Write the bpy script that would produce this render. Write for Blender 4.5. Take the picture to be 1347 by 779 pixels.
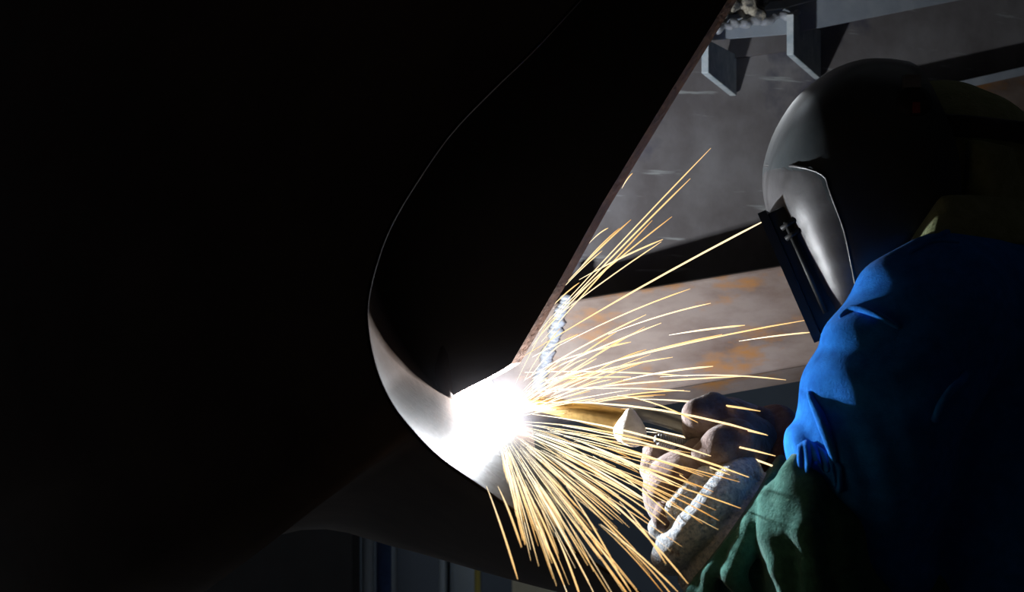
import bpy, math, random
import numpy as np
from mathutils import Vector, Matrix

for o in list(bpy.data.objects):
    bpy.data.objects.remove(o)
random.seed(7)
SC = bpy.context.scene
COL = SC.collection

# ------------------------------------------------------------------ camera
F = 1754.0            # focal length in photo pixels (1347 x 779 frame)
CAMZ = 1.40
cam_d = bpy.data.cameras.new('camera')
cam_d.sensor_width = 36.0
cam_d.lens = F / 1347.0 * 36.0
cam_d.clip_start = 0.05
cam_d.dof.use_dof = True
cam_d.dof.focus_distance = 1.66
cam_d.dof.aperture_fstop = 9.0
cam = bpy.data.objects.new('camera', cam_d)
COL.objects.link(cam)
cam.location = (0, 0, CAMZ)
cam.rotation_euler = (math.pi / 2, 0, 0)
SC.camera = cam


def P(px, py, Y):
    """point at depth Y (metres) seen at photo pixel px, py"""
    return Vector(((px - 673.5) / F * Y, Y, CAMZ - (py - 389.5) / F * Y))


# ------------------------------------------------------------------ world, lights, exposure
W = bpy.data.worlds.new('world')
SC.world = W
W.use_nodes = True
W.node_tree.nodes['Background'].inputs[0].default_value = (1.0, 0.70, 0.52, 1)
W.node_tree.nodes['Background'].inputs[1].default_value = 0.006
ARC = P(650, 543, 1.665)


def lamp(name, kind, loc, power, color, **kw):
    d = bpy.data.lights.new(name, kind)
    d.energy = power
    d.color = color
    for k, v in kw.items():
        setattr(d, k, v)
    o = bpy.data.objects.new(name, d)
    o.location = loc
    COL.objects.link(o)
    return o


lamp('arc_light', 'POINT', ARC, 44.0, (0.90, 0.95, 1.0), shadow_soft_size=0.008)
# added out-of-view lamp that brightens the far end of the workshop
lamp('added_background_light', 'AREA', (-0.6, 4.0, 3.52), 48.0, (0.80, 0.90, 1.0), shape='RECTANGLE', size=1.2, size_y=0.12)
VS = SC.view_settings
VS.view_transform = 'Standard'
VS.look = 'None'
VS.gamma = 1.0
VS.use_curve_mapping = False
VS.exposure = 0.0


# ------------------------------------------------------------------ materials
def mat(name, c1, c2=None, rough=0.6, metal=0.0, scale=20.0, lo=0.35, hi=0.65, bump=0.0, bscale=None, c3=None, s3=6.0, t3=0.6,
        stretch=(1, 1, 1), sheen=0.0, spec=0.5, detail=6.0, w3=0.08, coat=0.0, c4=None, t4=.7):
    m = bpy.data.materials.new(name)
    m.use_nodes = True
    nt = m.node_tree
    b = nt.nodes['Principled BSDF']
    b.inputs['Roughness'].default_value = rough
    b.inputs['Metallic'].default_value = metal
    b.inputs['Specular IOR Level'].default_value = spec
    b.inputs['Sheen Weight'].default_value = sheen
    b.inputs['Coat Weight'].default_value = coat
    if sheen:
        b.inputs['Sheen Roughness'].default_value = 0.35
    tc = nt.nodes.new('ShaderNodeTexCoord')
    mp = nt.nodes.new('ShaderNodeMapping')
    mp.inputs['Scale'].default_value = stretch
    nt.links.new(tc.outputs['Object'], mp.inputs['Vector'])

    def noise(s, d=detail):
        n = nt.nodes.new('ShaderNodeTexNoise')
        n.inputs['Scale'].default_value = s
        n.inputs['Detail'].default_value = d
        n.inputs['Roughness'].default_value = 0.62
        nt.links.new(mp.outputs['Vector'], n.inputs['Vector'])
        return n

    def ramp(n, a, bb):
        r = nt.nodes.new('ShaderNodeMapRange')
        r.inputs['From Min'].default_value = a
        r.inputs['From Max'].default_value = bb
        nt.links.new(n.outputs['Fac'], r.inputs['Value'])
        return r

    def mixc(fac, a, bb):
        x = nt.nodes.new('ShaderNodeMix')
        x.data_type = 'RGBA'
        nt.links.new(fac, x.inputs['Factor'])
        for i, v in ((6, a), (7, bb)):
            if isinstance(v, tuple):
                x.inputs[i].default_value = (*v, 1)
            else:
                nt.links.new(v, x.inputs[i])
        return x.outputs[2]

    col = None
    if c2 is None:
        b.inputs['Base Color'].default_value = (*c1, 1)
    else:
        col = mixc(ramp(noise(scale), lo, hi).outputs[0], c1, c2)
        if c3 is not None:
            col = mixc(ramp(noise(s3), t3, t3 + w3).outputs[0], col, c3)
        if c4 is not None:          # long thin scuffs, at a slant
            m4 = nt.nodes.new('ShaderNodeMapping')
            m4.inputs['Rotation'].default_value = (0, math.radians(38), 0)
            m4.inputs['Scale'].default_value = (2.2, 2.2, 26)
            nt.links.new(tc.outputs['Object'], m4.inputs['Vector'])
            n4 = noise(2.2, 4)
            nt.links.new(m4.outputs['Vector'], n4.inputs['Vector'])
            col = mixc(ramp(n4, t4, t4 + .06).outputs[0], col, c4)
        nt.links.new(col, b.inputs['Base Color'])
    if bump:
        n = noise(bscale or scale * 3)
        bp = nt.nodes.new('ShaderNodeBump')
        bp.inputs['Strength'].default_value = bump
        bp.inputs['Distance'].default_value = 0.01
        nt.links.new(n.outputs['Fac'], bp.inputs['Height'])
        nt.links.new(bp.outputs['Normal'], b.inputs['Normal'])
    return m


M = {}
M['shell_out'] = mat('oxidised_hull_steel', (.10, .066, .052), (.16, .11, .085), rough=.7, scale=5, bump=.05, bscale=60)
M['shell_in'] = mat('cut_hull_steel', (.023, .0145, .0105), (.031, .0235, .0195), rough=.6, scale=14, c3=(.022, .010, .007), s3=16, t3=.60, bump=.06, bscale=120, spec=.04)
M['plate'] = mat('dark_plate_steel', (.012, .011, .011), (.02, .018, .018), rough=.7, scale=9)
M['plate_edge'] = mat('rust_cut_edge', (.20, .085, .04), (.10, .05, .03), rough=.8, scale=45, bump=.3, bscale=90)
M['beam'] = mat('rust_streaked_beam', (.105, .066, .048), (.20, .155, .13), rough=.55, scale=7, lo=.35, hi=.62, c3=(.26, .115, .032), s3=5.5, t3=.56,
                w3=.10, stretch=(1, 1, 2.6), bump=.06, bscale=70, spec=.35)
M['wall'] = mat('patchy_steel_wall', (.15, .135, .135), (.27, .26, .265), rough=.5, scale=4.5, lo=.4, hi=.66, c3=(.10, .095, .12), s3=2.6, t3=.55, w3=.06,  # darker blue-grey patches mixed in by noise
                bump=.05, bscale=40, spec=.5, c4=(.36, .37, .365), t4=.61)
M['angle'] = mat('blue_grey_steel', (.30, .34, .40), (.42, .46, .50), rough=.45, scale=12, bump=.05, spec=.5)
M['gusset'] = mat('gusset_steel', (.30, .36, .40), (.52, .55, .56), rough=.6, scale=40, bump=.2)
M['slag'] = mat('crusted_slag', (.42, .38, .30), (.06, .06, .06), rough=.9, scale=60, lo=.42, hi=.56, bump=.8, bscale=80)
M['bead'] = mat('weld_metal', (.55, .58, .62), (.35, .36, .4), rough=.35, metal=.4, scale=80, bump=.2)
M['bluefab'] = mat('blue_cotton_drill', (.010, .13, .54), (.022, .23, .78), rough=.95, scale=60, lo=.3, hi=.7, bump=.25, bscale=420, sheen=.05, spec=.05)
M['green'] = mat('green_suede', (.030, .105, .088), (.07, .20, .165), rough=.95, scale=90, lo=.3, hi=.7, bump=.35, bscale=300, sheen=.25, spec=.05)
M['cuff'] = mat('fuzzy_grey_blue_fleece', (.28, .36, .46), (.75, .77, .79), rough=1, scale=190, lo=.35, hi=.6, c3=(.20, .09, .075), s3=22, t3=.60,
                bump=.7, bscale=330, sheen=.5, spec=.03)
M['glove'] = mat('brown_suede', (.12, .075, .066), (.25, .20, .185), rough=.95, scale=34, bump=.4, bscale=190, sheen=.3, spec=.05)
M['glove_red'] = mat('red_brown_suede', (.115, .055, .045), (.23, .15, .135), rough=.95, scale=40, bump=.4, bscale=190, sheen=.15, spec=.05)
M['knit'] = mat('olive_knit', (.30, .34, .16), (.42, .46, .26), rough=1, scale=70, bump=.5, bscale=260, sheen=.2, spec=.03)
M['helmet'] = mat('black_moulded_helmet', (.034, .042, .046), (.052, .060, .064), rough=.32, scale=18, bump=.03, bscale=160, spec=.5, sheen=.25)
M['helmet_ridge'] = mat('scuffed_helmet_front', (.050, .048, .050), (.078, .076, .079), rough=.40, scale=26, bump=.05, bscale=120, spec=.5, sheen=.25)
M['lens'] = mat('welding_glass', (.01, .03, .02), rough=.06, spec=.8)
M['black'] = mat('black_rubber', (.012, .012, .012), (.02, .02, .02), rough=.55, scale=50)
M['brass'] = mat('heat_tinted_brass', (.62, .40, .13), (.40, .24, .08), rough=.33, metal=.85, scale=30, bump=.05)
M['ceramic'] = mat('white_insulator', (.80, .78, .75), (.58, .56, .54), rough=.8, scale=60, bump=.3)
M['greymetal'] = mat('dull_grey_steel', (.22, .23, .25), (.32, .33, .35), rough=.4, metal=.5, scale=30)
M['red'] = mat('red_plastic', (.35, .04, .03), rough=.4)
M['trouser'] = mat('dark_blue_drill', (.01, .03, .10), (.02, .05, .15), rough=.95, scale=40, bump=.2)
M['boot'] = mat('black_boot_leather', (.02, .018, .016), (.04, .035, .03), rough=.6, scale=30, bump=.2)
M['concrete'] = mat('concrete_floor', (.16, .155, .15), (.26, .25, .24), rough=.85, scale=3, bump=.1)
M['backwall'] = mat('blue_grey_painted_wall', (.10, .12, .15), (.13, .155, .19), rough=.8, scale=2)
M['yellow'] = mat('yellow_paint', (.62, .52, .10), (.5, .42, .1), rough=.5, scale=12)
M['locker'] = mat('grey_enamel', (.30, .35, .40), (.36, .41, .45), rough=.5, scale=5)
M['cream'] = mat('cream_enamel', (.60, .55, .40), (.5, .46, .34), rough=.5, scale=6)
M['ceil'] = mat('ceiling_paint', (.3, .3, .3), (.34, .34, .34), rough=.9, scale=2)
M['trestle'] = mat('trestle_steel', (.10, .09, .08), (.16, .13, .11), rough=.6, scale=14)


def emit(name, color, strength):
    m = bpy.data.materials.new(name)
    m.use_nodes = True
    nt = m.node_tree
    nt.nodes.clear()
    e = nt.nodes.new('ShaderNodeEmission')
    e.inputs[0].default_value = (*color, 1)
    e.inputs[1].default_value = strength
    out = nt.nodes.new('ShaderNodeOutputMaterial')
    nt.links.new(e.outputs[0], out.inputs[0])
    return m


M['plasma'] = emit('arc_plasma', (.92, .95, 1.0), 60)
M['tube'] = emit('added_light_tube', (.8, .9, 1.0), 2.0)
try:
    M['plasma'].cycles.emission_sampling = 'NONE'
except Exception:
    pass


def spark_mat():
    m = bpy.data.materials.new('glowing_spark')
    m.use_nodes = True
    nt = m.node_tree
    nt.nodes.clear()
    at = nt.nodes.new('ShaderNodeAttribute')
    at.attribute_name = 'glow_level'
    r = nt.nodes.new('ShaderNodeValToRGB')
    el = r.color_ramp.elements
    el[0].position = 0.0
    el[0].color = (.45, .17, .04, 1)
    el[1].position = 1.0
    el[1].color = (2.8, 2.6, 2.2, 1)
    for p, c in ((.25, (1.05, .50, .12, 1)), (.55, (1.5, .98, .42, 1)), (.8, (1.9, 1.55, 1.0, 1))):
        e = el.new(p)
        e.color = c
    em = nt.nodes.new('ShaderNodeEmission')
    em.inputs[1].default_value = 1.0
    out = nt.nodes.new('ShaderNodeOutputMaterial')
    nt.links.new(at.outputs['Fac'], r.inputs[0])
    nt.links.new(r.outputs[0], em.inputs[0])
    nt.links.new(em.outputs[0], out.inputs[0])
    try:
        m.cycles.emission_sampling = 'NONE'
    except Exception:
        pass
    return m


M['spark'] = spark_mat()


# ------------------------------------------------------------------ mesh helpers
def tag(o, label=None, cat=None, group=None, kind=None):
    for k, v in (('label', label), ('category', cat), ('group', group), ('kind', kind)):
        if v:
            o[k] = v
    return o


def thing(name, label, cat, loc, group=None):
    o = bpy.data.objects.new(name, None)
    o.empty_display_size = 0.05
    o.location = loc
    COL.objects.link(o)
    return tag(o, label, cat, group)


def wloc(o):
    v = Vector(o.location)
    while o.parent:
        o = o.parent
        v = v + Vector(o.location)
    return v


def mk(name, verts, faces, m, parent=None, smooth=False, fm=None):
    """one mesh object from world-space vertices; its origin is put at the middle of its base"""
    v = np.array([tuple(x) for x in verts], dtype=float)
    org = Vector(((v[:, 0].min() + v[:, 0].max()) / 2, (v[:, 1].min() + v[:, 1].max()) / 2, v[:, 2].min()))
    v = v - np.array(org)
    me = bpy.data.meshes.new(name)
    me.from_pydata([tuple(x) for x in v], [], [tuple(int(i) for i in f) for f in faces])
    for k in (m if isinstance(m, (list, tuple)) else [m]):
        me.materials.append(k)
    if fm is not None:
        me.polygons.foreach_set('material_index', [int(x) for x in fm])
    if smooth:
        me.polygons.foreach_set('use_smooth', [True] * len(me.polygons))
    me.update()
    o = bpy.data.objects.new(name, me)
    COL.objects.link(o)
    if parent is not None:
        o.parent = parent
        o.location = org - wloc(parent)
    else:
        o.location = org
    return o


class MB:
    def __init__(s):
        s.v, s.f, s.m = [], [], []

    def add(s, verts, faces, mi=0):
        n = len(s.v)
        s.v += [Vector(x) for x in verts]
        s.f += [tuple(i + n for i in f) for f in faces]
        s.m += [mi] * len(faces)
        return s

    def box(s, c, d, R=None, mi=0):
        c = Vector(c)
        vs = []
        for x in (-1, 1):
            for y in (-1, 1):
                for z in (-1, 1):
                    p = Vector((x * d[0] / 2, y * d[1] / 2, z * d[2] / 2))
                    vs.append(c + (R @ p if R else p))
        return s.add(vs, [(0, 1, 3, 2), (4, 6, 7, 5), (0, 4, 5, 1), (2, 3, 7, 6), (0, 2, 6, 4), (1, 5, 7, 3)], mi)

    def tube(s, pts, rad, n=12, mi=0, cap=True):
        pts = [Vector(p) for p in pts]
        if not isinstance(rad, (list, tuple)):
            rad = [rad] * len(pts)
        vs, fs = [], []
        up = None
        for i, p in enumerate(pts):
            t = (pts[min(i + 1, len(pts) - 1)] - pts[max(i - 1, 0)]).normalized()
            if up is None:
                up = Vector((0, 0, 1)) if abs(t.z) < .9 else Vector((1, 0, 0))
            a = t.cross(up).normalized()
            b = a.cross(t).normalized()
            up = b
            for k in range(n):
                w = 2 * math.pi * k / n
                vs.append(p + (a * math.cos(w) + b * math.sin(w)) * rad[i])
        for i in range(len(pts) - 1):
            for k in range(n):
                k2 = (k + 1) % n
                fs.append((i * n + k, i * n + k2, (i + 1) * n + k2, (i + 1) * n + k))
        if cap:
            fs.append(tuple(reversed(range(n))))
            fs.append(tuple(range((len(pts) - 1) * n, len(pts) * n)))
        return s.add(vs, fs, mi)

    def prism(s, poly, off, mi=0, mi_side=None):
        """closed polygon (3D points, planar) extruded by the vector off"""
        n = len(poly)
        off = Vector(off)
        vs = [Vector(p) for p in poly] + [Vector(p) + off for p in poly]
        s.add(vs, [tuple(range(n)), tuple(reversed(range(n, 2 * n)))], mi)
        base = len(s.v) - 2 * n
        for i in range(n):
            j = (i + 1) % n
            s.f.append((base + i, base + n + i, base + n + j, base + j))
            s.m.append(mi if mi_side is None else mi_side)
        return s

    def build(s, name, m, parent=None, smooth=False):
        return mk(name, s.v, s.f, m, parent, smooth, s.m)


def catmull(pts, n, closed=False):
    pts = [np.array(tuple(p), float) for p in pts]
    N = len(pts)
    out = []
    segs = N if closed else N - 1
    for i in range(n):
        t = i / n * segs if closed else i / (n - 1) * segs
        k = min(int(t), segs - 1)
        u = t - k
        if closed:
            a, b, c, d = (pts[(k + j - 1) % N] for j in range(4))
        else:
            b, c = pts[k], pts[k + 1]
            a = pts[k - 1] if k > 0 else 2 * b - c
            d = pts[k + 2] if k + 2 < N else 2 * c - b
        out.append(.5 * (2 * b + (c - a) * u + (2 * a - 5 * b + 4 * c - d) * u * u + (3 * b - a - 3 * c + d) * u ** 3))
    return [Vector(tuple(x)) for x in out] if len(out[0]) == 3 else out


def grid_faces(nu, nv, cu=False, cv=False):
    f = []
    for i in range(nu if cu else nu - 1):
        for j in range(nv if cv else nv - 1):
            i2, j2 = (i + 1) % nu, (j + 1) % nv
            f.append((i * nv + j, i2 * nv + j, i2 * nv + j2, i * nv + j2))
    return f


def mods(o, solid=0.0, bevel=0.0, sub=0):
    if solid:
        s = o.modifiers.new('solid', 'SOLIDIFY')
        s.thickness = solid
        s.offset = 0
    if bevel:
        b = o.modifiers.new('bevel', 'BEVEL')
        b.width = bevel
        b.segments = 2
        b.limit_method = 'ANGLE'
    if sub:
        b = o.modifiers.new('sub', 'SUBSURF')
        b.levels = sub
        b.render_levels = sub
    return o


# ---- soft bodies: a smooth union of swept spheres, meshed as one continuous surface
def field(prims, lo, hi, h):
    ax = [np.arange(lo[i], hi[i] + h, h) for i in range(3)]
    X, Y, Z = np.meshgrid(*ax, indexing='ij')
    p = np.stack([X, Y, Z], -1).astype(np.float32)
    d = np.full(X.shape, 9.0, np.float32)
    for q in prims:
        k = q.get('k', .02)
        if q['t'] == 'seg':
            a, b = np.array(q['a'], np.float32), np.array(q['b'], np.float32)
            ab = b - a
            t = np.clip(((p - a) @ ab) / max(float(ab @ ab), 1e-9), 0, 1)
            e = np.sqrt((((p - a) - t[..., None] * ab) ** 2).sum(-1)) - (q['ra'] + (q['rb'] - q['ra']) * t)
        elif q['t'] == 'torus':
            c, n = np.array(q['c'], np.float32), np.array(Vector(q['n']).normalized(), np.float32)
            r = p - c
            hgt = r @ n
            rad = np.sqrt(np.maximum((r * r).sum(-1) - hgt ** 2, 0))
            e = np.sqrt((rad - q['R']) ** 2 + hgt ** 2) - q['r']
        elif q['t'] == 'cut':
            c, n = np.array(q['c'], np.float32), np.array(Vector(q['n']).normalized(), np.float32)
            d = np.maximum(d, (p - c) @ n)
            continue
        elif q['t'] == 'wave':
            d = d + q['f'](X, Y, Z).astype(np.float32)
            continue
        hh = np.clip(.5 + .5 * (d - e) / k, 0, 1)
        if q.get('neg'):
            e = -e
            hh = np.clip(.5 - .5 * (d - e) / k, 0, 1)
            d = d * (1 - hh) + e * hh + k * hh * (1 - hh)
        else:
            d = d * (1 - hh) + e * hh - k * hh * (1 - hh)
    return d


def nets(d, lo, h):
    s = d < 0
    nx, ny, nz = d.shape
    shp = (nx - 1, ny - 1, nz - 1)
    acc = np.zeros(shp + (3,), np.float32)
    cnt = np.zeros(shp, np.float32)
    cs = [(i, j, k) for i in (0, 1) for j in (0, 1) for k in (0, 1)]

    def sl(a, c):
        return a[c[0]:c[0] + nx - 1, c[1]:c[1] + ny - 1, c[2]:c[2] + nz - 1]
    for a in cs:
        for ax in range(3):
            if a[ax] == 0:
                b = list(a)
                b[ax] = 1
                da, db = sl(d, a), sl(d, b)
                x = (da < 0) != (db < 0)
                t = np.where(x, da / np.where(x, da - db, 1), 0)
                for q in range(3):
                    acc[..., q] += np.where(x, a[q] + (t if q == ax else 0), 0)
                cnt += x
    act = cnt > 0
    idx = np.full(shp, -1, np.int64)
    idx[act] = np.arange(act.sum())
    ii = np.argwhere(act).astype(np.float32)
    v = (ii + acc[act] / cnt[act][:, None]) * h + np.array(lo, np.float32)
    faces = []
    for ax in range(3):
        o1, o2 = [(1, 2), (2, 0), (0, 1)][ax]
        n = [nx, ny, nz]
        a = [slice(None)] * 3
        b = [slice(None)] * 3
        a[ax] = slice(0, n[ax] - 1)
        b[ax] = slice(1, n[ax])
        sa, sb = s[tuple(a)], s[tuple(b)]
        e = np.argwhere(sa != sb)
        e = e[(e[:, o1] > 0) & (e[:, o2] > 0) & (e[:, o1] < n[o1] - 1) & (e[:, o2] < n[o2] - 1)]
        ins = sa[tuple(e.T)]

        def cell(d1, d2):
            c = e.copy()
            c[:, o1] -= d1
            c[:, o2] -= d2
            return idx[tuple(c.T)]
        qd = np.stack([cell(1, 1), cell(0, 1), cell(0, 0), cell(1, 0)], 1)
        qd[~ins] = qd[~ins][:, ::-1]
        faces.append(qd)
    return v, np.concatenate(faces)


def chain(pts, rads, k=.02, **kw):
    out = []
    for i in range(len(pts) - 1):
        out.append(dict(t='seg', a=pts[i], b=pts[i + 1], ra=rads[i], rb=rads[i + 1], k=k, **kw))
    return out


def soft(name, prims, h, m, parent=None, lo=None, hi=None):
    pts, mx = [], 0
    for q in prims:
        if q['t'] == 'seg' and not q.get('neg'):
            for e, r in ((q['a'], q['ra']), (q['b'], q['rb'])):
                pts += [np.array(e) - r, np.array(e) + r]
        if q['t'] == 'torus':
            pts += [np.array(q['c']) - q['R'] - q['r'], np.array(q['c']) + q['R'] + q['r']]
    pts = np.array(pts)
    lo = pts.min(0) - 4 * h
    hi = pts.max(0) + 4 * h
    v, f = nets(field(prims, lo, hi, h), lo, h)
    return mk(name, v, f, m, parent, smooth=True)


# ------------------------------------------------------------------ the setting
def struct(name, mb, m, **kw):
    return tag(mb.build(name, m, **kw), kind='structure')


struct('floor', MB().box((0, 2.4, -.05), (8.4, 6.8, .1)), M['concrete'])
struct('ceiling', MB().box((0, 2.4, 3.65), (8.4, 6.8, .1)), M['ceil'])
struct('wall_back', MB().box((0, 5.75, 1.8), (8.4, .1, 3.6)), M['backwall'])
struct('wall_left', MB().box((-4.15, 2.4, 1.8), (.1, 6.6, 3.6)), M['backwall'])
struct('wall_right', MB().box((4.15, 2.4, 1.8), (.1, 6.6, 3.6)), M['backwall'])

t = thing('added_ceiling_light', 'added tube light under the ceiling, out of view, brightening the background', 'lamp', (-.6, 4.0, 3.53))
MB().box((-.6, 4.0, 3.575), (1.3, .14, .05)).build('housing', M['locker'], t)
for dy in (-.03, .03):
    MB().tube([(-1.2, 4.0 + dy, 3.54), (0, 4.0 + dy, 3.54)], .013).build('tube', M['tube'], t, True)

# ------------------------------------------------------------------ curved steel shell (left)
rim = [(775, -14), (704, 63), (645, 120), (596, 171), (560, 220), (518, 288), (496, 342), (483, 398), (485, 445), (496, 491), (515, 532), (542, 567),
       (579, 604), (635, 643), (676, 672), (706, 694), (780, 740), (860, 792)]
YO = 1.27
th = math.radians(20)
PX0 = P(640, 500, 1.62)


def plate_pt(px, py, back=0.0):
    """pixel -> point on the front plane of the dark plate (right end turned to the camera)"""
    kx = (px - 673.5) / F
    Y = (PX0.y + math.tan(th) * PX0.x) / (1 + math.tan(th) * kx)
    return P(px, py, Y)


inn = [plate_pt(765, -20), plate_pt(694, 60), plate_pt(635, 118), plate_pt(587, 169), plate_pt(552, 218), plate_pt(510, 287), plate_pt(490, 342),
       plate_pt(503, 394), plate_pt(523, 438), plate_pt(540, 464), plate_pt(556, 487), plate_pt(574, 507),
       plate_pt(592, 524), P(628, 533, 1.72), P(664, 540, 1.76), P(694, 548, 1.78), P(780, 600, 1.7), P(860, 680, 1.6)]
ext = [P(300, -420, 2.5), P(100, -300, 2.5), P(-50, -180, 2.5), P(-150, -60, 2.5), P(-200, 60, 2.5), P(-250, 180, 2.5), P(-260, 280, 2.5), P(-260, 380, 2.5),
       P(-230, 620, 2.4), P(-160, 780, 2.3), P(0, 810, 2.2), P(230, 750, 2.1), P(400, 697, 2.0), P(520, 720, 1.9), P(640, 754, 1.8), P(735, 779, 1.7), P(800, 788, 1.65), P(860, 800, 1.6)]
N = 72
Oc = catmull([P(x, y, YO) for x, y in rim], N)
Ic = catmull(inn, N)
Ec = catmull(ext, N)
shell = thing('curved_steel_shell', 'large curved dark brown steel shell with the bright arc at its lower lip', 'steel shell', P(420, 740, 1.9))
v = []
K = 10
for i in range(N):
    for j in range(K):
        u = j / (K - 1)
        p = Oc[i].lerp(Ic[i], u)
        # the lip is hollowed a little between rim and plate
        c = (Oc[i] + Ic[i]) / 2
        p = p + Vector((-.015, 0, -.012)) * math.sin(math.pi * u) * (1 - 1.11 * min(1, max(0, (i - 40) / 15)))
        v.append(p)
NL = int(N * 15 / 17) + 1
o = mk('inner_lip', v[:NL * K], grid_faces(NL, K), M['shell_in'], shell, True)
bw0 = catmull(inn[11:14] + [P(648, 537, 1.74)], 24)
v = [p + Vector((0, .012 * j / 5, (.058 - .03 * max(0, i - 16) / 7) * j / 5)) for i, p in enumerate(bw0) for j in range(6)]
mods(mk('back_web', v, grid_faces(24, 6), M['shell_in'], shell, True), solid=.01)
tag(o, 'pale lit crescent of the inner lip')
v = []
for i in range(N):
    mid = (Oc[i] + Ec[i]) / 2
    d = (Ec[i] - Oc[i])
    out = Vector((-.10, -.10, -.10 if i > 40 else .02))
    if i > 46:
        out = Vector((-.012, -.02, -.012))
    for j in range(16):
        u = j / 15
        v.append(Oc[i] * (1 - u) + Ec[i] * u + out * math.sin(math.pi * u))
mk('outer_skin', v, grid_faces(N, 16), M['shell_out'], shell, True)
MB().tube(Oc, .0016, 8).build('rim_edge', M['shell_in'], shell, True)
# closing underside so the shell has depth from other views
v = []
for i in range(N):
    for j in range(6):
        u = j / 5
        v.append(Ec[i] * (1 - u) + (Ic[i] + Vector((0, .05, -.06))) * u)
mk('rear_skin', v[:NL * 6], grid_faces(NL, 6), M['shell_out'], shell, True)

# trestle that carries the shell, below the frame
tr = thing('steel_trestle', 'dark steel trestle standing under the curved shell', 'trestle', P(640, 860, 1.9))
zt = CAMZ - (830 - 389.5) / F * 1.78
bx0 = P(640, 800, 1.78)
bx0.x -= .3
MB().box((bx0.x, 1.82, .92), (.7, .08, .06)).build('crossbar', M['trestle'], tr)
for sx in (-1, 1):
    for sy in (-1, 1):
        MB().tube([(bx0.x + sx * .28, 1.82, .92), (bx0.x + sx * .33, 1.82 + sy * .28, 0)], .022).build('leg', M['trestle'], tr, True)

# ------------------------------------------------------------------ dark plate (centre)
poly2 = [(672, 479), (731, 378), (792, 268), (879, 125), (957, 0), (1040, -133), (760, -133), (752, -20), (688, 58), (628, 118), (580, 169), (545, 218),
         (504, 287), (482, 342), (496, 397), (516, 443), (533, 470), (549, 493), (568, 514), (586, 526), (612, 512), (640, 498), (660, 487)]
front = [plate_pt(x, y) for x, y in poly2]
nrm = Vector((math.sin(th), math.cos(th), 0))          # away from the camera
mb = MB().prism(front, nrm * .034, 0, 1)
o = mb.build('steel_plate', [M['plate'], M['plate_edge']])
tag(o, 'big flat black steel plate with a rusty straight cut edge above the arc', 'steel plate')

# ------------------------------------------------------------------ right-hand steelwork
# lit back plate, turned so that its right end recedes
WA, WB = P(690, 300, 2.20), P(1347, 300, 2.62)
wdir = Vector((WB.x - WA.x, WB.y - WA.y, 0)).normalized()
wn = Vector((wdir.y, -wdir.x, 0))                       # towards the camera


def wall_pt(px, py, off=0.0):
    k = (px - 673.5) / F
    base = WA + wn * off
    # (k*Y - base.x)*wdir.y = (Y - base.y)*wdir.x
    Y = (base.y * wdir.x - base.x * wdir.y) / (wdir.x - k * wdir.y)
    return P(px, py, Y)


bl = wall_pt(640, 480)
br = wall_pt(1700, 480)
tl, trr = Vector((bl.x, bl.y, 2.5)), Vector((br.x, br.y, 2.5))
bl.z = br.z = 1.36
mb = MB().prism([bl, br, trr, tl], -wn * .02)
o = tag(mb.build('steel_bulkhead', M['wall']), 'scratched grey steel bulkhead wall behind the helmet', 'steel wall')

# rusty beam
BY = 2.08
beam = thing('steel_beam', 'rust-streaked steel beam running left from behind the welding helmet to the plate', 'beam', P(1000, 530, BY))
q = [(745, 397), (1250, 316), (1250, 448), (745, 540)]


def slab(pts, Y0, Y1):
    return MB().prism([P(x, y, Y0) for x, y in pts], Vector((0, Y1 - Y0, 0)))


o = slab([(630, 415.5), (1560, 262), (1560, 393), (630, 557)], BY, BY + .10).build('web_face', M['beam'], beam)
mods(o, bevel=.004)
# lower flange, tipped back under the face
a, b = P(630, 557, BY), P(1560, 393, BY)
dn = Vector((0, .035, -.026))
mk('lower_flange', [a, b, b + dn, a + dn, a + Vector((0, .09, 0)), b + Vector((0, .09, 0)), b + Vector((0, .09, -.026)), a + Vector((0, .09, -.026))],
   [(0, 3, 2, 1), (3, 7, 6, 2), (4, 5, 6, 7), (0, 1, 5, 4), (0, 4, 7, 3), (1, 2, 6, 5)], M['beam'], beam)
mb = MB()
for i in range(22):
    u = i / 21
    p = P(745 - 38 * u + random.uniform(-2, 2), 392 + 116 * u, BY - .004)
    r = random.uniform(.009, .014)
    n = 8
    for ring in range(1):
        vs, fs = [], []
        for a_ in range(5):
            ph = math.pi * a_ / 4
            for k in range(n):
                w = 2 * math.pi * k / n
                vs.append(p + Vector((math.sin(ph) * math.cos(w) * r, -math.cos(ph) * r * .7, math.sin(ph) * math.sin(w) * r * .62)))
        for a_ in range(4):
            for k in range(n):
                fs.append((a_ * n + k, a_ * n + (k + 1) % n, (a_ + 1) * n + (k + 1) % n, (a_ + 1) * n + k))
        mb.add(vs, fs)
tag(mb.build('weld_bead', M['bead'], beam, True), 'rippled silvery weld bead')

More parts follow.
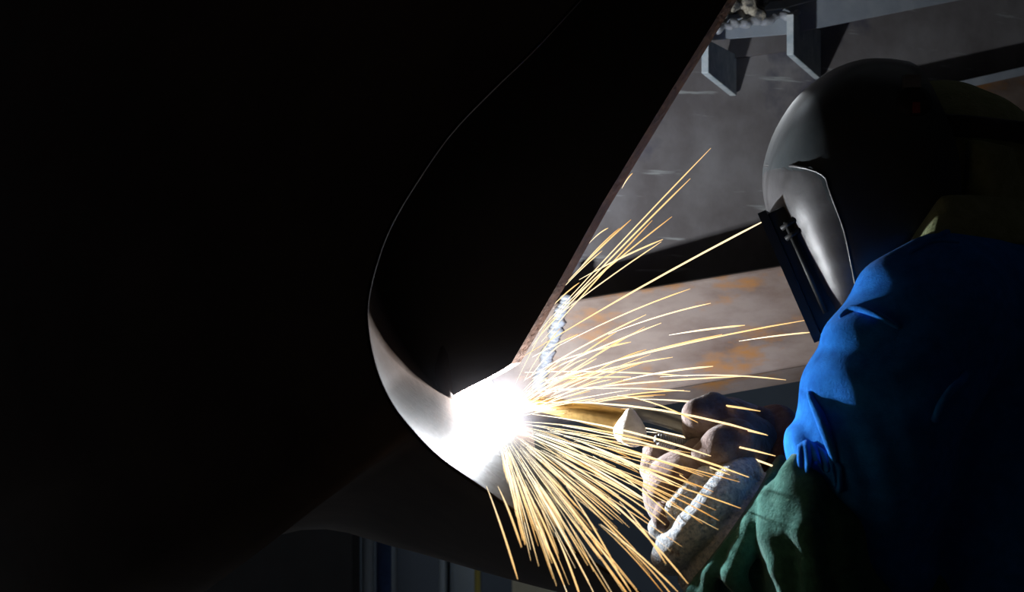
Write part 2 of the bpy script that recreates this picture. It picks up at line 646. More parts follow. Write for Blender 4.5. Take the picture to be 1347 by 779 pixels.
# angle bar along the top with two gussets
ang = thing('angle_bar', 'blue-grey steel angle bar along the top with two hanging gusset plates', 'steel bar', wall_pt(1100, 50, .12))
fr = [wall_pt(935, 52, .12), wall_pt(1040, 44, .12), wall_pt(1290, -6, .12), wall_pt(1500, -48, .12), wall_pt(1500, -110, .12), wall_pt(1290, -60, .12), wall_pt(1030, 12, .12), wall_pt(935, 22, .12)]
MB().prism(fr, -wn * .012).build('front_leg', M['angle'], ang)
tp = [wall_pt(935, 20, .12), wall_pt(1030, 10, .12), wall_pt(1500, -112, .12)]
mb = MB()
vs = tp + [x - wn * .115 for x in tp]
mb.add(vs + [x + Vector((0, 0, .012)) for x in vs], [(0, 3, 4, 1), (1, 4, 5, 2), (6, 7, 10, 9), (7, 8, 11, 10), (0, 1, 7, 6), (1, 2, 8, 7), (3, 9, 10, 4), (4, 10, 11, 5), (0, 6, 9, 3), (2, 5, 11, 8)])
mb.build('top_leg', M['angle'], ang)
# flat backing strip under the left end
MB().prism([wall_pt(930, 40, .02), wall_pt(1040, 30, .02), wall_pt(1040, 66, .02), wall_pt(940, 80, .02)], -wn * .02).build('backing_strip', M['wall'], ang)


def gusset(pl, pr, lab):
    """pl: left (near) edge pixels top/bottom; pr: right (far) edge pixels top/bottom"""
    n0, n1 = wall_pt(*pl[0], .155), wall_pt(*pl[1], .155)
    f0, f1 = wall_pt(*pr[0], .01), wall_pt(*pr[1], .01)
    u = (f0 - n0)
    u.z = 0
    side = Vector((u.y, -u.x, 0)).normalized()       # to the right of the plate
    if side.x < 0:
        side = -side
    # the plate is level at its top edge and cut on the slant below
    o = MB().prism([n0, n1, f1, f0], -side * .012).build('gusset', M['gusset'], ang)
    tag(o, lab)
    mods(o, bevel=.0015)
    return o


gusset([(932, 52), (932, 96)], [(969, 72), (969, 126)], 'black-shaded gusset plate by the dark plate edge')
gusset([(1044, 18), (1044, 72)], [(1080, 40), (1080, 104)], 'black-shaded gusset plate above the helmet')
prs = []
for i in range(16):
    c = wall_pt(random.uniform(948, 1000), random.uniform(-10, 26), random.uniform(.10, .14))
    prs += chain([c, c + Vector((random.uniform(-.01, .01), 0, random.uniform(-.01, .01)))], [random.uniform(.007, .018)] * 2, .006)
soft('slag_lump', prs, .0025, M['slag'], ang)
prs = []
for i in range(26):
    u = i / 25
    c = wall_pt(938 + 110 * u, 38 - 20 * u + random.uniform(-3, 3), .135)
    r = random.uniform(.004, .008)
    prs += chain([c, c + Vector((.002, 0, 0))], [r, r], .004)
soft('weld_seam', prs, .002, M['bead'], ang)
for x in (1006, 1034):
    MB().tube([wall_pt(x, -60, .10), wall_pt(x, 14, .10)], .006).build('rod', M['cream'], ang, True)

# sloping rail behind the hood (upper right)
rl = thing('sloping_rail', 'rusty sloping steel rail behind the olive hood', 'beam', wall_pt(1330, 130, .055))
MB().prism([wall_pt(1110, 150, .055), wall_pt(1600, 40, .055), wall_pt(1600, 96, .055), wall_pt(1110, 196, .055)], -wn * .03).build('rail_face', M['beam'], rl)
MB().prism([wall_pt(1110, 142, .07), wall_pt(1600, 30, .07), wall_pt(1600, 42, .07), wall_pt(1110, 152, .07)], -wn * .05).build('rail_flange', M['angle'], rl)

# ------------------------------------------------------------------ far end of the workshop
def far(px, Y, z0, w, d, h):
    x = (px - 673.5) / F * Y
    return (x, Y, z0 + h / 2), (w, d, h)


lk = thing('steel_locker', 'grey steel locker with a recessed door frame, below the shell', 'locker', ((555 - 673.5) / F * 4.6, 4.6, 0))
c, d = far(552, 4.75, .0, .20, .40, 1.0)
MB().box(c, d).build('body', M['locker'], lk)
c2 = Vector(c) - Vector((-.01, .21, 0))
MB().box(c2, (.14, .02, .84)).build('door', M['backwall'], lk)
cab = thing('steel_cabinet', 'pale blue-grey cabinet left of the yellow post', 'cabinet', ((603 - 673.5) / F * 4.7, 4.7, 0))
c, d = far(614, 4.9, 0, .10, .4, .9)
MB().box(c, d).build('body', M['locker'], cab)
MB().box(Vector(c) - Vector((0, .205, 0)), (.08, .012, .8)).build('door', M['locker'], cab)
for px, w, m_, lab, nm, ct in ((628, .02, 'yellow', 'thin yellow post below the shell, near the sparks', 'yellow_post', 'post'),
                               (505, .05, 'trouser', 'dark navy upright post left of the grey locker', 'navy_post', 'post'),
                               (484, .04, 'locker', 'grey upright post at the dark left end of the background', 'grey_post', 'post')):
    x = (px - 673.5) / F * 4.4
    tp_ = thing(nm, lab, ct, (x, 4.4, 0))
    MB().tube([(x, 4.4, .012), (x, 4.4, 2.6)], w / 2, 14).build('upright', M[m_], tp_, True)
    MB().box((x, 4.4, .006), (w * 1.5, w * 1.5, .012)).build('foot_plate', M[m_], tp_)
x = (370 - 673.5) / F * 4.3  # dark filler added where the background is only darkness
colm = thing('blackout_column', 'added dark column that blacks out the left end of the background', 'column', (x, 4.3, 0))
for dy in (-.11, .11):
    MB().box((x, 4.3 + dy, 1.8), (.48, .02, 3.6)).build('flange', M['plate'], colm)
MB().box((x, 4.3, 1.8), (.02, .20, 3.6)).build('web', M['plate'], colm)
cb = thing('cream_cabinet', 'cream cabinet right of the yellow post under the sparks', 'cabinet', ((705 - 673.5) / F * 4.6, 4.6, 0))
c, d = far(705, 4.75, 0, .17, .3, .9)
MB().box(c, d).build('body', M['cream'], cb)
MB().box(Vector(c) - Vector((0, .156, 0)), (.14, .012, .8)).build('door', M['cream'], cb)

# ------------------------------------------------------------------ the welder
person = thing('person', 'welder in a black helmet and blue jacket leaning in with a torch', 'person', (.64, 1.68, 0))
hip = P(1345, 900, 1.68)


def pp(*a):
    return [P(*x) for x in a]


# jacket: torso and both upper arms
pr = []
for yo in (-.075, .075):
    pr += chain([P(1300, 440, 1.62 + yo), P(1318, 600, 1.62 + yo), P(1345, 880, 1.62 + yo)], [.105, .125, .125], .06)
pr += chain(pp((1318, 370, 1.62), (1300, 440, 1.62)), [.075, .12], .05)
near = pp((1222, 428, 1.440), (1172, 505, 1.430), (1143, 600, 1.430), (1136, 700, 1.465), (1140, 830, 1.490))
pr += chain(pp((1318, 372, 1.560), (1222, 428, 1.440)), [.07, .076], .05)
pr += chain(pp((1235, 405, 1.46), (1318, 384, 1.54)), [.076, .078], .03)
pr += chain(near, [.079, .084, .080, .070, .066], .03)
farp = [Vector((.53, 1.87, 1.37)), Vector((.49, 1.90, 1.20)), Vector((.47, 1.90, 1.05))]
pr += chain([P(1318, 372, 1.68), farp[0]], [.07, .08], .05) + chain(farp, [.08, .075, .07], .03)
# diagonal folds on the lit side of the near sleeve
fc = P(1112, 478, 1.36)


def folds(X, Y, Z):
    g = np.exp(-(((X - fc.x) / .075) ** 2 + ((Z - fc.z) / .075) ** 2 + ((Y - fc.y) / .14) ** 2))
    ph_ = ((X - fc.x) * -.55 + (Z - fc.z) * .83) / .052 + .35 * np.sin(30 * (X - fc.x)) + .3
    low_ = np.exp(-(((Z - fc.z + .10) / .06) ** 2 + ((X - fc.x + .02) / .07) ** 2))
    ph2 = (X - fc.x) / .036 + (Z - fc.z) * 9
    return -.011 * g * (np.abs(np.cos(np.pi * ph_)) ** 1.5 - .5) - .008 * low_ * (np.abs(np.cos(np.pi * ph2)) ** 1.5 - .5)


pr.append(dict(t='wave', f=folds))
ph = np.random.RandomState(3)
pr.append(dict(t='wave', f=lambda X, Y, Z: .0022 * np.sin(38 * X + 30 * Z + 3 * np.sin(17 * Z)) + .002 * np.sin(55 * Z - 21 * X + 2 * np.sin(25 * Y))))
jk = soft('jacket', pr, .0050, M['bluefab'], person)

from mathutils.bvhtree import BVHTree
jb = BVHTree.FromPolygons([v_.co + wloc(jk) for v_ in jk.data.vertices], [tuple(p_.vertices) for p_ in jk.data.polygons])


def on(px, py, lift=0.0, fallback=1.40):
    """the spot of the jacket's cloth seen at a photo pixel, lifted towards the camera"""
    d_ = (P(px, py, 1.0) - Vector((0, 0, CAMZ))).normalized()
    h_, n_, _, t_ = jb.ray_cast(Vector((0, 0, CAMZ)), d_)
    if h_ is None:
        return P(px, py, fallback)
    return h_ - d_ * lift


def seam(pts, r, name):
    c = [on(float(q[0]), float(q[1]), r * .3) for q in catmull([(x, y, 0) for x, y in pts], 28)]
    MB().tube(c, [r * (.4 + .6 * math.sin(math.pi * k / 27) ** .5) for k in range(28)], 8).build(name, M['bluefab'], person, True)


seam([(1104, 418), (1122, 406), (1150, 413), (1184, 432)], .0042, 'armhole_seam')
seam([(1196, 334), (1226, 316), (1262, 300), (1306, 293)], .0040, 'shoulder_seam')
seam([(1214, 322), (1236, 317), (1262, 319)], .0028, 'shoulder_seam')
seam([(1064, 516), (1078, 548), (1092, 584), (1100, 610)], .0060, 'sleeve_crease')
# frayed hem of the blue sleeve over the green one
vs = []
tops = [(1050, 586), (1062, 580), (1078, 588), (1094, 600), (1108, 614)]
lows = [(1050, 612), (1060, 624), (1072, 606), (1086, 622), (1094, 618), (1101, 648), (1108, 642)]
tt = catmull([(x, y, 0) for x, y in tops], 41)
ll = catmull([(x, y, 0) for x, y in lows], 41)
for i in range(41):
    for j in range(7):
        u = j / 6
        x_, y_ = tt[i].x * (1 - u) + ll[i].x * u, tt[i].y * (1 - u) + ll[i].y * u
        vs.append(on(x_, y_, .002 + .008 * u + .004 * u * math.sin(i * .9)))
mods(mk('sleeve_hem', vs, grid_faces(41, 7), M['bluefab'], person, True), solid=.003)
# raised loop standing in for a fold edge that catches the arc light
lp = [(1230, 552, .004), (1238, 532, .03), (1252, 512, .035), (1266, 500, .02), (1270, 492, .004)]
MB().tube(catmull([on(x, y, l_) for x, y, l_ in lp], 14), .004, 8).build('fold_edge_loop', M['bluefab'], person, True)

# green over-sleeve on the near forearm
A, B = P(1128, 806, 1.505), P(925, 655, 1.54)
axis = (B - A).normalized()
cutp = P(972, 697, 1.53)
pr = chain([A, B], [.104, .090], .03)
pr += chain(pp((1056, 640, 1.405), (1066, 700, 1.395), (1085, 790, 1.40)), [.028, .046, .062], .03)
for pts, r in (([(990, 663, 1.47), (950, 690, 1.46), (924, 735, 1.46), (912, 795, 1.47)], .011),
               ([(978, 676, 1.45), (955, 702, 1.44), (936, 748, 1.44), (928, 800, 1.45)], .009),
               ([(1006, 652, 1.44), (990, 690, 1.425), (976, 730, 1.42), (966, 756, 1.42), (985, 790, 1.42)], .011),
               ([(1012, 650, 1.415), (1018, 700, 1.385), (1030, 748, 1.365), (1040, 790, 1.36)], .013),
               ([(1050, 618, 1.40), (1052, 650, 1.385), (1050, 690, 1.37)], .018), ([(1070, 640, 1.375), (1062, 700, 1.345), (1072, 790, 1.34)], .012)):
    pr += chain(pp(*pts), [r] * len(pts), .010)
pr.append(dict(t='cut', c=cutp + axis * .012, n=axis))
pr.append(dict(t='wave', f=lambda X, Y, Z: .0015 * np.sin(70 * X - 50 * Z)))
soft('over_sleeve', pr, .0042, M['green'], person)

# near glove: fleece gauntlet folds, palm and five fingers
gl = []
fa, fb = P(1000, 715, 1.520), P(902, 648, 1.540)
gl += chain([fa, fb], [.064, .050], .02)
cuff = []
for px, py, R, r in ((966, 703, .065, .022), (929, 676, .064, .022), (901, 659, .044, .014)):
    cuff.append(dict(t='torus', c=P(px, py, 1.535), n=axis + Vector((0, .05, .10)), R=R, r=r, k=.004))
cuff.append(dict(t='wave', f=lambda X, Y, Z: .0012 * np.sin(60 * X + 40 * Z) * np.sin(70 * Z - 60 * Y) + .0005 * np.sin(430 * X + 50 * Y) * np.sin(410 * Z)))
gv = soft('gauntlet_cuff', cuff, .0028, M['cuff'], person)
hand0 = list(gl)
hand = hand0 + chain(pp((940, 655, 1.535), (916, 645, 1.545)), [.042, .034], .015)
hand += chain(pp((922, 624, 1.56), (906, 680, 1.52)), [.026, .026], .012)
hand += chain(pp((914, 616, 1.57), (888, 592, 1.58), (866, 590, 1.575), (858, 618, 1.555)), [.020, .0185, .0175, .0150], .004)
hand += chain(pp((906, 640, 1.54), (886, 632, 1.525), (872, 648, 1.515), (874, 676, 1.53)), [.018, .0165, .0160, .0135], .003)
hand += chain(pp((900, 664, 1.525), (884, 664, 1.505), (876, 682, 1.50), (884, 700, 1.515)), [.017, .0155, .0150, .0125], .003)
hand += chain(pp((900, 690, 1.515), (888, 692, 1.500), (886, 708, 1.50), (896, 720, 1.51)), [.015, .0135, .013, .011], .003)
hand += chain(pp((938, 618, 1.545), (918, 598, 1.54), (896, 608, 1.535)), [.022, .0185, .0150], .004)
soft('glove', hand, .0028, M['glove'], person)

# far glove, closed on the torch handle
hand = chain(pp((985, 582, 1.600), (958, 566, 1.600)), [.046, .040], .02)
for dx, dy, s in ((0, 0, 1.0), (16, 10, 1.05), (32, 20, 1.0), (46, 30, .9)):
    hand += chain(pp((960 + dx, 556 + dy * .8, 1.570), (938 + dx, 538 + dy, 1.555), (918 + dx, 546 + dy, 1.545), (914 + dx, 566 + dy, 1.565)),
                  [.020 * s, .0185 * s, .018 * s, .015 * s], .005)
hand += chain(pp((985, 590, 1.550), (968, 578, 1.520), (948, 586, 1.510), (928, 600, 1.520)), [.024, .022, .020, .017], .008)
soft('glove', hand, .0028, M['glove'], person)
cf = chain(pp((985, 585, 1.600), (1060, 640, 1.70)), [.048, .066], .02)
for px, py, Y in ((1002, 592, 1.600), (1022, 604, 1.610), (1044, 618, 1.620)):
    cf.append(dict(t='torus', c=P(px, py, Y), n=Vector((-.75, -.3, .45)), R=.046, r=.014, k=.008))
soft('gauntlet_cuff', cf, .0035, M['glove_red'], person)
soft('sleeve', chain([P(1046, 622, 1.73), Vector((.44, 1.87, 1.10)), Vector((.47, 1.90, 1.05))], [.058, .068, .07], .02), .006, M['bluefab'], person)

# trousers and boots
hx, hz = hip.x, hip.z
tr_ = []
for s in (-1, 1):
    kx = hx - .10 + .10 * s
    tr_ += chain([Vector((hx, 1.68 + .085 * s, hz + .04)), Vector((kx, 1.68 + .11 * s, .50)), Vector((kx + .03, 1.68 + .13 * s, .10))], [.12, .085, .07], .03)
soft('trousers', tr_, .009, M['trouser'], person)
for s in (-1, 1):
    kx = hx - .10 + .10 * s + .03
    y = 1.68 + .13 * s
    soft('boot', chain([Vector((kx, y, .14)), Vector((kx, y, .05)), Vector((kx - .16, y, .042))], [.06, .05, .042], .03) + chain([Vector((kx + .02, y, .045)), Vector((kx, y, .05))], [.045, .05], .02),
         .006, M['boot'], person)

# hood, neck and collar
pr = chain(pp((1236, 214, 1.600), (1262, 222, 1.600)), [.098, .095], .03) + chain(pp((1262, 240, 1.600), (1320, 345, 1.600)), [.082, .075], .04)
soft('hood', pr, .006, M['knit'], person)


def band(name, top, bot, m, parent, thick, n=40, rows=7, bulge=.0):
    T, Bm = catmull(top, n, True), catmull(bot, n, True)
    vs = []
    cen = sum(T, Vector()) / n
    for r in range(rows):
        u = r / (rows - 1)
        for i in range(n):
            p = T[i].lerp(Bm[i], u)
            d = (p - cen)
            d.z = 0
            p = p + d.normalized() * (bulge * math.sin(math.pi * u) + .003 * math.sin(9 * i / n * 6.28 + 4 * u))
            vs.append(p)
    o = mk(name, vs, grid_faces(rows, n, False, True), m, parent, True)
    mods(o, solid=thick, sub=1)
    return o


band('neck_cloth', pp((1264, 186, 1.540), (1290, 184, 1.485), (1352, 200, 1.540), (1356, 205, 1.640), (1300, 190, 1.710), (1262, 188, 1.640)),
     pp((1262, 262, 1.540), (1292, 284, 1.480), (1372, 300, 1.520), (1376, 300, 1.660), (1310, 280, 1.720), (1258, 262, 1.650)), M['knit'], person, .006)
band('collar', pp((1202, 268, 1.560), (1222, 262, 1.500), (1262, 256, 1.475), (1352, 262, 1.520), (1356, 262, 1.680), (1262, 262, 1.720), (1206, 268, 1.650)),
     pp((1176, 346, 1.540), (1200, 348, 1.470), (1262, 330, 1.440), (1372, 320, 1.490), (1376, 320, 1.720), (1262, 332, 1.760), (1176, 346, 1.670)), M['knit'], person, .007, bulge=.006)

# helmet ------------------------------------------------------------
HY = 1.60
lv = [((1152, 81), (1196, 83), .022), ((1118, 86), (1208, 90), .060), ((1085, 100), (1219, 104), .086), ((1052, 128), (1230, 124), .105), ((1026, 168), (1247, 160), .117), ((1012, 208), (1260, 200), .122),
      ((1010, 236), (1263, 232), .123), ((1016, 268), (1262, 268), .122), ((1032, 304), (1246, 305), .118), ((1052, 346), (1215, 345), .110),
      ((1072, 390), (1190, 382), .098), ((1090, 430), (1165, 418), .080)]
# resample the levels smoothly
Fp = catmull([P(a[0], a[1], HY) for a, b, w in lv], 40)
Bp = catmull([P(b[0], b[1], HY - w) for a, b, w in lv], 40)
Wd = [float(x[0]) for x in catmull([(w, 0, 0) for a, b, w in lv], 40)]


def helm(i, phi, grow=0.0):
    s, c = math.sin(phi), math.cos(phi)
    ss = math.copysign(abs(s) ** .85, s)
    cc = abs(c) ** .5
    w = Wd[i] + grow
    fx, fz = Fp[i].x, Fp[i].z
    bx, bz = Bp[i].x, Bp[i].z
    L = Vector((fx - bx, 0, fz - bz))
    g = L.normalized() * grow
    return Vector((bx, HY, bz)) + (L + g) * cc + Vector((0, w * ss, 0))


hel = mk('welding_helmet', [helm(i, -math.pi / 2 + math.pi * j / 40) for i in range(40) for j in range(41)], grid_faces(40, 41), M['helmet'], person, True)
tag(hel, 'black moulded welding helmet tipped towards the arc')
mods(hel, solid=.004)
# raised front panel with a rolled border
rng = [i for i in range(19, 40)]
vs = []
for k, i in enumerate(rng):
    u = k / (len(rng) - 1)
    wv = (.90 + .28 * u) * min(1, (u / .12) ** .5 if u > 0 else 0)
    for j in range(17):
        s = -1 + 2 * j / 16
        edge = (1 - abs(s) ** 8) * min(1, u / .6)
        vs.append(helm(i, s * wv * 1.0, .0015 + .0055 * edge))
o = mk('front_panel', vs, grid_faces(len(rng), 17), M['helmet_ridge'], hel, True)
tag(o, 'scuffed raised front panel')
border = [helm(i, -(.92 + .28 * k / 20) * min(1, ((k / 20) / .12) ** .5), .003) for k, i in enumerate(rng)]
MB().tube(catmull(border, 40), .0016, 8).build('panel_bead', M['helmet_ridge'], hel, True)
# lens holder: a shallow dark box in front of the panel
c0, c1 = P(1014, 284, HY), P(1082, 442, HY)
up = (c0 - c1)
hl = up.length
up.normalize()
side = Vector((0, 1, 0))
fwd = up.cross(side).normalized()
if fwd.x > 0:
    fwd = -fwd
yaw = Matrix.Rotation(math.radians(-17), 3, 'Z')
side, fwd = yaw @ side, yaw @ fwd
up = (yaw @ up)
R = Matrix((side, fwd, up)).transposed()
cen = (c0 + c1) / 2 - fwd * .022
o = MB().box(cen, (.110, .044, hl), R).build('lens_holder', M['helmet'], hel)
mods(o, bevel=.004)
cen2 = (c0 + c1) / 2
MB().box(cen2 + fwd * .001, (.098, .004, hl * .78), R).build('lens', M['lens'], hel)
for s in (-1, 1):
    MB().box(cen2 + side * s * .055 + fwd * .003, (.009, .010, hl * .98), R).build('holder_rim', M['helmet'], hel)
for u in (-.49, .49):
    MB().box(cen2 + up * u * hl + fwd * .003, (.118, .010, .010), R).build('holder_rim', M['helmet'], hel)
MB().tube([cen - side * .0605 + up * .06 + fwd * .004, cen - side * .0605 - up * .055 + fwd * .004], .0035, 8).build('hinge_pin', M['black'], hel, True)
for u in (.058, .045):
    MB().tube([cen - side * .063 + up * u - fwd * .008, cen - side * .063 + up * (u - .004) + fwd * .012], .003, 8).build('hinge_clip', M['black'], hel, True)
# pivot knob and ratchet on the near side
kp = P(1198, 138, HY - .100)
MB().tube([kp + Vector((0, .015, 0)), kp, kp + Vector((0, -.016, 0)), kp + Vector((0, -.019, 0))], [.022, .022, .019, .012], 20).build('pivot_knob', M['black'], hel, True)
MB().box(kp + Vector((-.003, -.012, .024)), (.018, .014, .014)).build('knob_tab', M['greymetal'], hel)
MB().box(kp + Vector((.0, -.020, -.006)), (.008, .004, .012)).build('knob_pin', M['red'], hel)
# strap of the head gear round the hood
cs = P(1262, 214, HY)
band('head_strap', [cs + Vector((.112 * math.cos(a), .112 * math.sin(a), .040 - .012 * math.cos(a))) for a in [k * math.pi / 6 for k in range(12)]],
     [cs + Vector((.112 * math.cos(a), .112 * math.sin(a), .014 - .012 * math.cos(a))) for a in [k * math.pi / 6 for k in range(12)]], M['black'], hel, .004, rows=3)

# ------------------------------------------------------------------ torch
tor = thing('welding_torch', 'brass-nozzled welding torch held in the brown gloves', 'torch', P(840, 590, 1.66))
TY = 1.66
TZ = 1.58      # the torch comes towards the camera at its handle
noz = catmull(pp((692, 530, TY), (735, 536, 1.64), (785, 547, 1.62), (824, 556, 1.605)), 20)
o = MB().tube(noz, [.008 + .0085 * (i / 19) for i in range(20)], 20).build('nozzle', M['brass'], tor, True)
MB().tube(catmull(pp((822, 552, 1.605), (845, 545, 1.60), (875, 552, 1.59), (905, 562, TZ)), 20), [.010] * 6 + [.0095] * 14, 14).build('neck', M['greymetal'], tor, True)
pr = chain(pp((829, 545, TZ + .008), (830, 563, TZ + .006)), [.007, .016], .01) + chain(pp((828, 566, TZ + .008), (836, 574, TZ + .008)), [.016, .012], .01) + chain(pp((818, 570, TZ + .01), (830, 572, TZ + .01)), [.008, .012], .008)
tag(soft('insulator', pr, .002, M['ceramic'], tor), 'white insulator bulb')
MB().tube(catmull(pp((902, 561, TZ), (935, 570, TZ), (975, 588, TZ + .02), (1000, 600, TZ + .03)), 16), .017, 16).build('handle', M['black'], tor, True)
MB().box(P(930, 584, TZ), (.035, .012, .012)).build('trigger', M['red'], tor)
sp0, sp1 = P(866, 578, 1.54), P(906, 588, 1.55)
ax = (sp1 - sp0)
n1 = ax.normalized().cross(Vector((0, 1, 0))).normalized()
n2 = Vector((0, 1, 0))
MB().tube([sp0 + ax * (i / 120) + n1 * .0065 * math.cos(i * .75) + n2 * .0065 * math.sin(i * .75) for i in range(121)], .0013, 6).build('spring', M['greymetal'], tor, True)
MB().tube([sp0 - ax * .1, sp1 + ax * .3], .0045, 10).build('spring_core', M['black'], tor, True)
cab_pts = [P(1000, 600, TZ + .03), P(1030, 640, 1.66), P(1040, 720, 1.72), Vector((.34, 1.76, .80)), Vector((.36, 1.85, .35)), Vector((.40, 2.05, .04)), Vector((.60, 2.5, .016)), Vector((1.2, 2.9, .016))]
MB().tube(catmull(cab_pts, 50), .012, 10).build('cable', M['black'], tor, True)

# ------------------------------------------------------------------ arc and sparks
arc = thing('welding_arc', 'blinding white welding arc at the corner of the black plate', 'arc', ARC)
vs, fs = [], []
for a_ in range(9):
    p_ = math.pi * a_ / 8
    for k in range(14):
        w = 2 * math.pi * k / 14
        vs.append(ARC + Vector((math.sin(p_) * math.cos(w), math.sin(p_) * math.sin(w), math.cos(p_))) * .0055)
for a_ in range(8):
    for k in range(14):
        fs.append((a_ * 14 + k, a_ * 14 + (k + 1) % 14, (a_ + 1) * 14 + (k + 1) % 14, (a_ + 1) * 14 + k))
po = mk('plasma_core', vs, fs, M['plasma'], arc, True)
gm = bpy.data.materials.new('arc_plume_bloom')  # hot plume widened into a glowing volume that stands for lens bloom
gm.use_nodes = True
nt = gm.node_tree
nt.nodes.clear()
tc = nt.nodes.new('ShaderNodeTexCoord')
l_ = nt.nodes.new('ShaderNodeVectorMath')
l_.operation = 'LENGTH'
nt.links.new(tc.outputs['Object'], l_.inputs[0])
r_ = nt.nodes.new('ShaderNodeMapRange')
r_.inputs['From Min'].default_value = 0.0
r_.inputs['From Max'].default_value = 0.085
r_.inputs['To Min'].default_value = 1.0
r_.inputs['To Max'].default_value = 0.0
nt.links.new(l_.outputs['Value'], r_.inputs['Value'])
pw = nt.nodes.new('ShaderNodeMath')
pw.operation = 'POWER'
pw.inputs[1].default_value = 2.8
nt.links.new(r_.outputs[0], pw.inputs[0])
ms = nt.nodes.new('ShaderNodeMath')
ms.operation = 'MULTIPLY'
ms.inputs[1].default_value = 55.0
nt.links.new(pw.outputs[0], ms.inputs[0])
ev = nt.nodes.new('ShaderNodeEmission')
ev.inputs['Color'].default_value = (.95, .93, 1.0, 1)
nt.links.new(ms.outputs[0], ev.inputs['Strength'])
out = nt.nodes.new('ShaderNodeOutputMaterial')
nt.links.new(ev.outputs[0], out.inputs['Volume'])
gvs = [Vector((math.sin(math.pi * a_ / 12) * math.cos(2 * math.pi * k / 20), math.sin(math.pi * a_ / 12) * math.sin(2 * math.pi * k / 20), math.cos(math.pi * a_ / 12))) * .088
       for a_ in range(13) for k in range(20)]
me = bpy.data.meshes.new('plume_bloom')
me.from_pydata(gvs, [], grid_faces(13, 20, False, True))
me.materials.append(gm)
go = bpy.data.objects.new('plume_bloom', me)
COL.objects.link(go)
go.parent = arc


def spark(p0, p1, Y0, Y1, sag, r, h0, h1, label, group, many=None):
    a, b = P(*p0, Y0), P(*p1, Y1)
    n = 8
    pts = []
    for i in range(n):
        u = i / (n - 1)
        pts.append(a.lerp(b, u) + Vector((0, 0, sag * 4 * u * (1 - u))))
    rad = [r * (.25 + .75 * min(1, (i / (n - 1)) * 2.2)) * (1 if i < n - 1 else .35) for i in range(n)]
    mb = MB().tube(pts, rad, 4)
    heat = [h0 + (h1 - h0) * ((k // 4) / (n - 1)) for k in range(len(mb.v))]
    o = mb.build('spark', M['spark'])
    at = o.data.attributes.new('glow_level', 'FLOAT', 'POINT')
    at.data.foreach_set('value', heat)
    tag(o, label, 'spark', group)
    return o


G_UP = ('thin glowing spark streak rising from the arc across the grey bulkhead', 'sparks rising over the bulkhead')
G_MID = ('thin glowing spark streak flying right across the rusty beam', 'sparks crossing the beam')
G_HAND = ('glowing spark streak flying right past the torch towards the gloves', 'sparks flying past the torch')
G_LOW = ('golden spark streak slanting down to the bottom edge below the torch', 'sparks slanting down below the torch')
G_STEEP = ('golden spark streak falling steeply in front of the dark shell', 'sparks falling past the dark shell')
G_FLAT = ('golden spark streak flying low to the right under the torch nozzle', 'sparks flying low under the nozzle')
spark((690, 468), (1020, 283), 1.63, 1.62, .004, .0011, .55, .75, 'long single spark streak striking the lens holder of the helmet', None)
up_l = [((705, 440), (935, 195)), ((722, 425), (908, 235)), ((745, 372), (830, 289)), ((762, 368), (872, 315)), ((742, 402), (884, 285)), ((775, 320), (800, 300)), ((818, 248), (832, 228)),
        ((712, 450), (858, 290)), ((728, 420), (870, 318)), ((735, 385), (792, 330)), ((720, 410), (762, 372)), ((765, 350), (815, 300)), ((700, 455), (740, 410)), ((716, 436), (800, 350))]
for a, b in up_l:
    spark(a, b, 1.64, random.uniform(1.6, 1.72), .002, random.uniform(.0006, .001), .8, random.uniform(.25, .6), *G_UP)
mid_l = [((735, 455), (908, 380), .004), ((800, 440), (935, 399), .003), ((705, 505), (1062, 421), .006), ((972, 449), (1070, 437), .001), ((880, 441), (980, 428), .001), ((690, 500), (850, 414), .003),
         ((868, 496), (1034, 500), .004), ((690, 515), (908, 515), .004), ((700, 498), (870, 425), .002), ((700, 510), (885, 470), .003), ((715, 505), (950, 440), .004), ((700, 470), (760, 440), .001),
         ((690, 490), (905, 495), .003), ((720, 480), (830, 450), .002), ((690, 520), (980, 495), .003), ((710, 500), (830, 496), .001), ((820, 500), (938, 482), .002)]
for a, b, s in mid_l:
    spark(a, b, 1.64, random.uniform(1.58, 1.68), s, random.uniform(.0007, .0011), .95, random.uniform(.4, .75), *G_MID)
hand_l = [((840, 525), (1000, 541), .003), ((700, 530), (1008, 572), .012), ((930, 560), (1010, 573), .002), ((812, 520), (918, 556), .005), ((780, 552), (1062, 632), .010), ((850, 568), (1020, 600), .003),
          ((700, 545), (935, 600), .006), ((740, 560), (985, 628), .006), ((760, 580), (890, 640), .003), ((880, 600), (960, 625), .002), ((700, 560), (880, 610), .004), ((720, 565), (905, 655), .006),
          ((845, 600), (905, 632), .002), ((690, 555), (860, 582), .004), ((720, 585), (880, 680), .005), ((780, 600), (895, 690), .004)]
for a, b, s in hand_l:
    spark(a, b, 1.62, random.uniform(1.44, 1.52), s, random.uniform(.0007, .0012), .9, random.uniform(.35, .65), *G_HAND)
cx, cy = 652, 553


def depth_at(R_, a_):
    """sparks that fall steeply also fly out over the shell's rim towards the camera"""
    k = min(1, max(0, (math.degrees(a_) - 12) / 32))
    return 1.62 - (.14 + .32 * k) * (1 - math.exp(-R_ / 55))


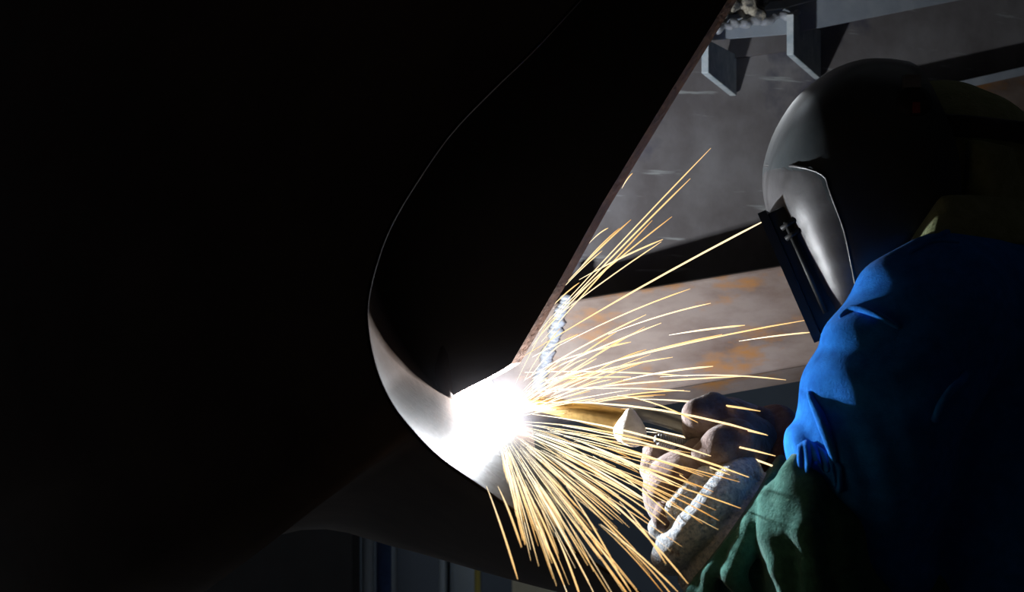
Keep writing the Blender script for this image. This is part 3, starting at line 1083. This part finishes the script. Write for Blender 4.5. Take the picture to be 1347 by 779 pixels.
for i in range(205):
    low = i < 155
    if low:
        ang_ = math.radians(10 + 70 * ((i * .618034) % 1) + random.uniform(-2, 2))
        R1 = random.triangular(70, 360, 190) * (1.0 if random.random() < .6 else 1.15)
        if ang_ > math.radians(68):
            R1 = min(R1, random.uniform(60, 230))
        ln = random.uniform(.35, .85)
        Y1 = random.uniform(1.46, 1.66)
        g = G_STEEP if ang_ > math.radians(58) else (G_FLAT if ang_ < math.radians(30) else G_LOW)
        sag = random.uniform(.000, .004)
    else:
        ang_ = math.radians(random.triangular(-64, -2, -20))
        R1 = random.triangular(50, 260, 80)
        ln = random.uniform(.4, .9)
        Y1 = random.uniform(1.58, 1.68)
        g = G_MID
        sag = random.uniform(.001, .005)
    R0 = max(26, R1 * (1 - ln))
    Y0 = 1.63
    a = (cx + R0 * math.cos(ang_), cy + R0 * math.sin(ang_))
    w = ang_ + random.uniform(-.02, .05)
    b = (cx + R1 * math.cos(w), cy + R1 * math.sin(w))
    h0 = max(.55, 1.05 - R0 / 420)
    if low:
        Y0, Y1 = depth_at(R0, ang_), depth_at(R1, ang_) + random.uniform(-.05, .05)
    spark(a, b, Y0, Y1, sag, random.choice((.0004, .0005, .0006, .0008)) * (Y1 / 1.65) ** 1.4, h0, max(.2, h0 - random.uniform(.15, .6)), *g)
# traced long ones at the lower edge of the spray
spark((640, 640), (681, 762), 1.24, 1.15, .003, .0008, .75, .4, 'leftmost golden spark streak of the spray, falling alone past the shell', None)
for a, b in (((655, 640), (686, 720)), ((705, 690), (742, 770)), ((690, 640), (735, 735)), ((790, 690), (892, 779)), ((815, 660), (876, 742)), ((770, 700), (830, 779)),
             ((800, 655), (905, 768)), ((730, 700), (765, 790)), ((745, 640), (812, 750))):
    spark(a, b, 1.24, random.uniform(1.1, 1.2), .003, .0008, .75, .4, *G_LOW)

# ------------------------------------------------------------------ thin fume sphere added to give the arc its violet glow
fm = bpy.data.materials.new('arc_glow_fume')
fm.use_nodes = True
nt = fm.node_tree
nt.nodes.clear()
tc = nt.nodes.new('ShaderNodeTexCoord')
ln_ = nt.nodes.new('ShaderNodeVectorMath')
ln_.operation = 'LENGTH'
nt.links.new(tc.outputs['Object'], ln_.inputs[0])
mr = nt.nodes.new('ShaderNodeMapRange')
mr.interpolation_type = 'SMOOTHSTEP'
mr.inputs['From Min'].default_value = 0.0
mr.inputs['From Max'].default_value = 0.17
mr.inputs['To Min'].default_value = 1.0
mr.inputs['To Max'].default_value = 0.0
nt.links.new(ln_.outputs['Value'], mr.inputs['Value'])
mu = nt.nodes.new('ShaderNodeMath')
mu.operation = 'MULTIPLY'
mu.inputs[1].default_value = 0.035
nt.links.new(mr.outputs[0], mu.inputs[0])
vsn = nt.nodes.new('ShaderNodeVolumeScatter')
vsn.inputs['Color'].default_value = (.92, .88, 1.0, 1)
nt.links.new(mu.outputs[0], vsn.inputs['Density'])
out = nt.nodes.new('ShaderNodeOutputMaterial')
nt.links.new(vsn.outputs[0], out.inputs['Volume'])
vs, fs = [], []
for a_ in range(13):
    p_ = math.pi * a_ / 12
    for k in range(20):
        w = 2 * math.pi * k / 20
        vs.append(Vector((math.sin(p_) * math.cos(w), math.sin(p_) * math.sin(w), math.cos(p_))) * .175)
fs = grid_faces(13, 20, False, True)
me = bpy.data.meshes.new('arc_glow_fume')
me.from_pydata(vs, [], fs)
me.materials.append(fm)
fo = bpy.data.objects.new('arc_glow_fume', me)
fo.location = ARC
COL.objects.link(fo)
tag(fo, 'faint violet haze of fume added for the glow around the white arc', 'smoke', kind='stuff')
